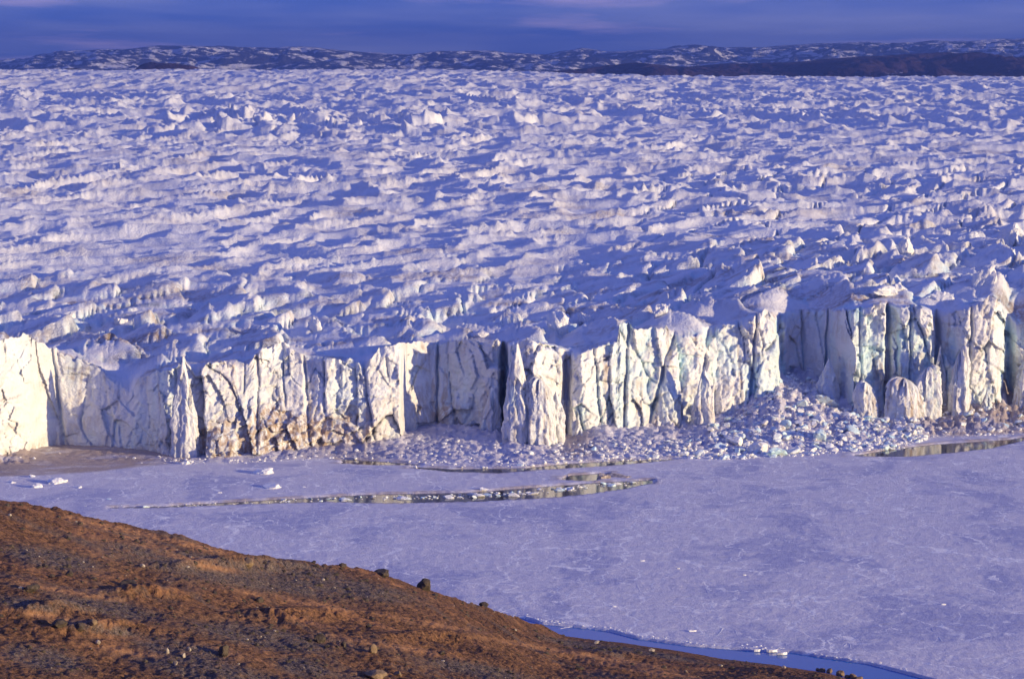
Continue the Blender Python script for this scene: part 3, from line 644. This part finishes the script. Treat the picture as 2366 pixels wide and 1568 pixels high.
# ---- rubble: loose ice blocks along the foot of the wall
BV = [chunk('ice_block', 500 + i, 3, 7 + i % 5, .6 + .35 * ((i * 37) % 10) / 10, .03, .42) for i in range(14)]
def lake_z(x, y):
    u, v = project(x, y, 0.0); j = int(np.argmin(np.abs(LU - u))); i = int(np.argmin(np.abs(LV[:, 0] - v))); return float(lz[i, j])
rs = np.random.RandomState(5)
blocks = []
def scatter(n, u0, u1, f0, f1, smin, smax, p=2.2):
    for _ in range(n):
        u = rs.uniform(u0, u1); yf = float(ground(u, float(curve(FOOT, u)))[1]); yw = float(WALLY(u))
        f = rs.uniform(f0, f1); y = yf + (yw - yf) * f; x = (u - CU) / F * y * 1.005
        blocks.append((x, y, smin * .45 + (smax - smin) * 1.05 * rs.rand() ** 14, u))
scatter(9000, 1640, 2140, -.10, .95, .35, 2.0); scatter(1800, 1380, 1660, -.05, .6, .35, 1.6); scatter(1400, 2120, 2480, 0, .8, .35, 1.8)
scatter(900, 1200, 1400, 0, .7, .3, 1.5); scatter(900, 930, 1200, 0, .7, .3, 1.2); scatter(800, 360, 930, -.1, .6, .25, 1.1); scatter(60, -200, 360, .0, .9, .2, .9)
for x_, v_, s_ in ((1905,925,4.2),(1935,935,3.6),(1890,948,3.0),(1660,1035,2.6),(1700,1030,2.5),(1752,1040,2.9),(1795,1045,3.4),(1830,1040,2.4),(1895,1020,3.0),(1975,1008,3.1),(1850,985,2.2),(1880,1000,1.8),(1920,1030,2.0),(1740,1015,1.9),(1815,1010,1.7),(1960,1030,1.6),(2060,1012,1.8),(1580,1048,1.6),(1500,1050,1.4),(1620,1045,2.2),(2035,1005,2.2),(2130,1010,2.0)):
    x, y = ground(x_, v_ + 60 if x_ in (1905,1935,1890) else v_ + 8, 0); blocks.append((x, min(y, float(WALLY(x_)) - 6), s_ * 1.25, x_))
blocks.sort(key=lambda b_: -b_[2] / b_[1])
rest_v, rest_f = [], []
for i, (x, y, s_, u) in enumerate(blocks):
    z = lake_z(x, y) + s_ * .12
    if i < 290:
        big_ = i < 13
        v_ = float(project(x, y, z)[1]); tint_ = 'large' if s_ > 1.5 else 'small'
        if u > 1600 and u < 2150:
            where = 'high in' if v_ < 960 else ('half way down' if v_ < 1012 else 'at the lower edge of')
            side = 'left part' if u < 1780 else ('centre' if u < 1950 else 'right part')
            lb, gp = tint_ + ' angular ice block ' + where + ' the ' + side + ' of the rubble fan', 'ice blocks of the rubble fan'
        elif u >= 2150: lb, gp = 'ice block among brown debris below the right wall', 'ice blocks below the right wall'
        elif u > 1180: lb, gp = 'ice block in the strip below the sunlit middle wall', 'ice blocks below the middle wall'
        else: lb, gp = 'small ice block at foot of the left half of the wall', 'ice blocks below the left wall'
        o = place('ice_block', BV[i % 14], (x, y, z), (s_, s_ * rs.uniform(.7, 1.1), s_ * rs.uniform(.6, 1.0)), rs.uniform(0, 6.3), M_BLOCK, lb, 'ice block', gp, tilt=rs.uniform(-.5, .5))
    else:
        v, f = ICO[1]; sc_ = np.array([s_, s_ * .85, s_ * .7]) * rs.uniform(.75, 1.15, 3)
        rr = 1 + .35 * (rs.rand(len(v), 1) - .5)
        k0 = len(rest_v) and sum(map(len, rest_v)); rest_v.append(v * rr * sc_ + np.array([x, y, z])); rest_f += [[a + k0 for a in t] for t in f]
tag(link('ice_rubble', poly_mesh('ice_rubble', np.concatenate(rest_v), rest_f), M_BLOCK), 'crushed ice rubble heaped along the foot of the calving face', 'ice rubble', kind='stuff')

# ---- small bergs frozen into the lake
def berg(u, v, wpx, hpx, label, seed, mat=None, flat=1.0):
    x, y = ground(u, v); x, y = float(x), float(y); k_ = y / F
    o = place('small_berg', chunk('small_berg', seed, 4, 13, 1, .14, .5), (x, y, .3), (wpx * k_ * .55, wpx * k_ * .42, hpx * k_ * 1.0), 0.0, mat or M_BERG, label, 'iceberg', 'small bergs frozen in the lake ice'); return o
for a in ((612,1096,44,13,'white berg with a long shadow below the left-centre wall',201),(628,1129,54,11,'low triangular white berg nearer the lead below left-centre',202),(133,1117,46,12,'domed white berg near the left edge of the lake',203),
          (90,1128,28,11,'smaller white berg beside the domed one at left',204),(182,1129,14,5,'tiny berg right of the two left bergs',205),(425,1074,26,12,'white ice lump against the muddy shore at left',206),(505,1141,12,4,'tiny white lump left of the triangular berg',207),
          (1118,1133,26,6,'flat white slab just above the central lead',208),(75,1104,20,6,'low lump above the domed berg at far left',209),(700,1128,10,3,'small speck of ice right of the triangular berg',210),(960,1081,8,5,'small white lump at the left end of the grey pool',211),
          (640,1142,30,3,'thin snow drift below the triangular berg',212),(30,1117,28,5,'low white hummock at the left frame edge',213)):
    berg(*a)
# ---- blocks caught in the central lead
rs = np.random.RandomState(11)
LC = [(255,1173),(380,1171),(560,1162),(700,1157),(852,1152),(960,1150),(1070,1147),(1152,1143),(1270,1134),(1362,1126),(1440,1117),(1500,1112)]
lead_bl = []
for i in range(210):
    u = rs.uniform(180, 1500) if i % 3 else rs.uniform(900, 1480); v = curve(LC, u) + rs.normal() * (3.2 if u > 900 else 3.0) - 1
    if u < 300: v += rs.normal() * 4 + (-2)
    x, y = ground(u, v); s_ = .2 + .7 * rs.rand() ** 3
    lead_bl.append((float(x), float(y), s_, u, v))
for u, v, s_ in ((1183,1146,2.3),(1168,1145,2.0),(1230,1140,2.6),(1100,1146,2.4),(1395,1118,1.8),(1412,1122,1.9),(1428,1118,1.7),(930,1152,2.2),(800,1154,1.8),(1290,1133,2.0),(1320,1130,1.8),(1035,1150,1.9)):
    x, y = ground(u, v); lead_bl.append((float(x), float(y), s_ * .75, u, v))
lead_bl.sort(key=lambda q: -q[2]); rv, rf, k0 = [], [], 0
for i, (x, y, s_, u, v) in enumerate(lead_bl):
    brown = rs.rand() < .62
    if i < 80:
        place('floe_block', BV[(i * 5) % 14], (x, y, .15), (s_ * rs.uniform(.9, 1.7), s_ * .8, s_ * rs.uniform(.5, .9)), rs.uniform(-.4, .4), M_SILT if brown else M_BERG,
              ('brown silty' if brown else 'white') + ' ice lump ' + ('in the wide right end of the narrow lead' if u > 1250 else 'in the middle stretch of the narrow lead' if u > 850 else 'in the thin left end of the narrow lead'), 'ice lump', 'silty lumps in the lead' if brown else 'white lumps in the lead')
    else:
        vv, ff = ICO[1]; rv.append(vv * (1 + .3 * (rs.rand(len(vv), 1) - .5)) * np.array([s_ * 1.6, s_, s_ * .7]) + np.array([x, y, .15])); rf += [[a + k0 for a in t] for t in ff]; k0 += len(vv)
for i in range(420):
    u = 1215 + 900 * rs.rand() ** 1.6; v = float(curve(SHORE_ICE, u)) - 1.5 - abs(rs.normal()) * 3.2; x, y = ground(u, v); s_ = .06 + .28 * rs.rand() ** 3
    vv, ff = ICO[1]; rv.append(vv * (1 + .3 * (rs.rand(len(vv), 1) - .5)) * np.array([s_ * 1.3, s_, s_ * .8]) + np.array([float(x), float(y), .45])); rf += [[a + k0 for a in t] for t in ff]; k0 += len(vv)
tag(link('brash_ice', poly_mesh('brash_ice', np.concatenate(rv), rf), M_BERG), 'small crumbs of brash ice along the leads and the lake edge', 'brash ice', kind='stuff')
# dark silt mound at the east end of the lead
for a in ((1395,1107,34,15,'dark dirty ice mound at the right end of the lead',301),(1420,1103,60,6,'flat dark silt bank running right from the dirty mound',302)):
    berg(*a, mat=M_SILT)['group'] = 'silty ice mounds at the lead'
for u, v, w_, h_ in ((1060,1147,0,0),):
    pass
# ---- ice floes broken off at the near shore
def floe(u, v, wpx, dpx, label, seed):
    x, y = map(float, ground(u, v)); k_ = y / F
    r_ = np.random.RandomState(seed); n_ = 9; an = np.linspace(0, 2 * np.pi, n_, endpoint=False); rr = r_.uniform(.75, 1.1, n_)
    px = np.cos(an) * rr * wpx * k_ * .5; py = np.sin(an) * rr * dpx * k_ * 2.2
    vs = [(a, b_, -.2) for a, b_ in zip(px, py)] + [(a * .97, b_ * .95, .38 + .1 * r_.rand()) for a, b_ in zip(px, py)]
    fs = [tuple(range(n_ - 1, -1, -1)), tuple(range(n_, 2 * n_))] + [(i, (i + 1) % n_, n_ + (i + 1) % n_, n_ + i) for i in range(n_)]
    o = link('ice_floe', poly_mesh('ice_floe', vs, fs), M_BERG); o.location = (x, y, .3); o.rotation_euler = (r_.uniform(-.03, .03), r_.uniform(-.03, .03), .12)
    tag(o, label, 'ice floe', 'loose floes on the lake ice')
for a in ((1782,1506,32,2.6,'longer pale floe at the shore lead edge',1),(1806,1512,30,2.6,'pale floe jutting into the blue shore lead',2),(1750,1505,16,1.5,'small floe left of the long one at the shore lead',3),(1598,1461,22,1.5,'white slab lying on the lake above the shore lead',4),
          (1720,1332,11,1.0,'isolated white slab mid lake at right',5),(1484,1299,12,1.0,'isolated white slab near lake centre',6),(1420,1405,11,.9,'pale slab low on the lake left of centre',7),(1566,1317,9,.9,'pale short slab right of lake centre',8),(2180,1400,16,1.0,'pale slab far right on the lake',9)):
    floe(*a)
# ---- snow-lined cracks in the lake ice (raised, healed ridges)
rs = np.random.RandomState(21)
CR = [((695,1235),(698,1262),(703,1300)),((913,1195),(930,1225),(945,1250)),((1440,1320),(1470,1350),(1485,1380),(1510,1405)),((1280,1385),(1265,1415),(1245,1432),(1232,1430)),((1325,1450),(1290,1455)),((1420,1452),(1450,1430),(1470,1420)),
      ((1672,1500),(1655,1475),(1672,1452),(1710,1425)),((1645,1495),(1640,1475),(1610,1463)),((1695,1497),(1706,1474),(1690,1440)),((1818,1508),(1816,1485),(1868,1455)),((1945,1525),(1950,1495),(1965,1482),(1948,1450)),((1970,1528),(1965,1495),(1940,1455)),
      ((2015,1520),(1980,1480),(1940,1440)),((1790,1330),(1830,1380),(1880,1420),(1930,1440)),((1880,1330),(1905,1365),(1960,1372),(1990,1365)),((1620,1340),(1640,1380),(1650,1420)),((1180,1385),(1205,1415),(1200,1430)),((885,1280),(900,1292),(905,1300)),
      ((2060,1240),(2140,1280),(2230,1290)),((1900,1160),(1930,1180),(2000,1195)),((2100,1400),(2140,1440),(2190,1500),(2200,1560)),((2200,1350),(2260,1420),(2330,1450)),((1560,1150),(1600,1165),(1650,1170)),((2240,1500),(2290,1540),(2366,1560)),((2050,1330),(2120,1345),(2180,1390))]
for ci, pl in enumerate(CR):
    p = np.array(pl, float); seg = np.linspace(0, len(p) - 1, 60)
    uu = np.interp(seg, range(len(p)), p[:, 0]) + 3.0 * perlin(seg * 3 + ci * 7, seg * 0, 5); vv = np.interp(seg, range(len(p)), p[:, 1]) + 1.2 * perlin(seg * 3, seg * 0 + ci, 6)
    x, y = ground(uu, vv); w_ = .16 * np.sin(np.pi * np.linspace(.03, .97, 60)) * (1 + .4 * perlin(seg * 5, seg * 0, 3)); hgt = .10 * (w_ / .16)
    tx_ = np.gradient(x); ty_ = np.gradient(y); ln = np.hypot(tx_, ty_); nx, ny = -ty_ / ln, tx_ / ln
    prof_ = [(-1, 0), (-.3, 1), (.35, .8), (1, 0)]
    GX = np.stack([x + nx * w_ * a for a, _ in prof_], 1); GY = np.stack([y + ny * w_ * a for a, _ in prof_], 1); GZ = np.stack([.40 + hgt * b_ for _, b_ in prof_], 1)
    o = link('pressure_ridge', grid_mesh('pressure_ridge', GX, GY, GZ), M_BERG, lk)

# ---- boulders on the hillside
RV = {}
def boulder(u, v, wpx, hpx, label, seed, mat=M_ROCK, flatb=1.0, group='boulders on the brown hillside', planes=11, rough=.05):
    x, y, z = hill_at(u, v); k_ = y / F
    me = chunk('boulder', seed, 3, planes, 1, rough, .68)
    o = place('boulder', me, (x, y, z + hpx * k_ * .33), (wpx * k_ * .56, wpx * k_ * .5, hpx * k_ * .62), seed * .7, mat, label, 'boulder', group); return o
for a in ((979,1361,38,28,'large round dark boulder perched on the skyline of the slope',401,M_ROCK),(572,1307,34,24,'blocky boulder half in shade below the left skyline',402,M_ROCK_BROWN),(882,1330,34,16,'low wedge boulder on the skyline left of the round one',403,M_ROCK),
          (1118,1401,20,10,'small flat boulder on the skyline right of the round one',404,M_ROCK),(740,1481,24,18,'black rounded boulder low on the middle slope',405,M_ROCK),(862,1508,18,22,'upright tan boulder right of the black one',406,M_ROCK_BROWN),
          (517,1510,22,26,'tall dark boulder among grey gravel near the bottom',407,M_ROCK),(160,1330,14,14,'small dark pointed boulder on the left slope',408,M_ROCK),(70,1365,34,18,'squat dark boulder with pale patch at far left',409,M_ROCK),
          (138,1447,34,20,'dark boulder, left one of the lower left cluster',410,M_ROCK),(185,1450,26,16,'dark boulder, middle one of the lower left cluster',411,M_ROCK),(214,1447,18,14,'brown boulder, right one of the lower left cluster',412,M_ROCK_BROWN),
          (227,1489,10,10,'round pale stone below the lower left cluster',413,M_ROCK_PALE),(386,1508,8,14,'upright white stone among gravel',414,M_ROCK_PALE),(423,1518,9,13,'white stone right of the upright white one',415,M_ROCK_PALE),
          (438,1502,10,9,'tan stone above the white ones',416,M_ROCK_PALE),(405,1535,9,9,'pale stone below the white ones',417,M_ROCK_PALE),(795,1493,12,12,'small black stone between the black and tan boulders',418,M_ROCK),
          (868,1562,44,18,'brown and black outcrop at the bottom frame edge',419,M_ROCK_BROWN),(918,1560,18,12,'tan stone by the bottom outcrop',420,M_ROCK_BROWN),(725,1300,12,6,'small dark stone on the skyline crest',421,M_ROCK),
          (790,1308,18,8,'flat stone lying on the skyline crest',422,M_ROCK),(600,1388,20,12,'dark stone half way up the slope',423,M_ROCK),(295,1356,40,16,'dark rock lump in the shaded hollow',424,M_ROCK),(1585,1553,10,6,'tan stone on the low beach slope',425,M_ROCK_BROWN),
          (1020,1510,14,10,'dark stone on the lower middle slope',426,M_ROCK),(1340,1545,16,9,'dark stone near the bottom right of the slope',427,M_ROCK)):
    boulder(*a[:6], mat=a[6])
for k_, (u, v, w_) in enumerate(((1900,1551,12),(1915,1553,14),(1940,1559,18),(1972,1566,20),(1958,1565,12),(1890,1549,9),(1985,1570,14))):
    x, y = map(float, ground(u, v)); q = w_ * y / F
    o = place('boulder', chunk('boulder', 480 + k_, 3, 12, 1, .08, .6), (x, y, .35), (q * .55, q * .5, q * .5), k_, M_ROCK_BROWN, ('leftmost', 'second', 'third', 'largest, seaward', 'fourth', 'outlying left', 'lowest')[k_] + ' shore boulder at the tip of the beach by the blue channel', 'boulder', 'boulders at the tip of the beach')
# loose stones and tussocks
rs = np.random.RandomState(31); vs, fs, k0 = [], [], 0; vs2, fs2, k2 = [], [], 0
i1 = 402
for n_ in range(7500):
    i = int(rs.randint(45, i1)); j = int(rs.randint(60, 900)); gvl = gravel[i, j]
    if rs.rand() > .25 + gvl: continue
    v, f = ICO[1]; s_ = (.08 + .36 * rs.rand() ** 5) * (HY[i, j] / 330)
    vs.append(v * (1 + .35 * (rs.rand(len(v), 1) - .5)) * np.array([s_ * 1.2, s_, s_ * .8]) + np.array([HX[i, j], HY[i, j], HZ[i, j] + s_ * .2])); fs += [[a + k0 for a in t] for t in f]; k0 += len(v)
cut = len(vs) * 15 // 16
nv = len(ICO[1][0]); nf = len(ICO[1][1])
tag(link('loose_stones', poly_mesh('loose_stones', np.concatenate(vs[:cut]), fs[:cut * nf]), M_ROCK), 'scattered dark stones and gravel on the brown slope', 'stones', kind='stuff')
tag(link('pale_stones', poly_mesh('pale_stones', np.concatenate(vs[cut:]), [[a - cut * nv for a in t] for t in fs[cut * nf:]]), M_ROCK_PALE), 'scattered pale stones on the brown slope', 'stones', kind='stuff')

# ---- air
hz_ = Mat('haze'); hz_.t.nodes.remove(hz_.b)
pv = hz_.n('ShaderNodeVolumePrincipled'); pv.inputs['Color'].default_value = (0.36, 0.54, 1.0, 1); pv.inputs['Density'].default_value = 8e-5; pv.inputs['Anisotropy'].default_value = 0.78
hz_.l(pv.outputs[0], hz_.t.nodes['Material Output'].inputs['Volume'])
x0, x1, y0, y1, z0, z1 = -7000, 7000, -60, 19500, -30, 345
vv = [(a, b_, c_) for a in (x0, x1) for b_ in (y0, y1) for c_ in (z0, z1)]
hb = poly_mesh('haze', vv, [(0,1,3,2),(4,6,7,5),(0,4,5,1),(2,3,7,6),(0,2,6,4),(1,5,7,3)])
tag(link('haze', hb, hz_.m), 'thin blue evening haze over the ice and mountains', 'haze', kind='stuff')
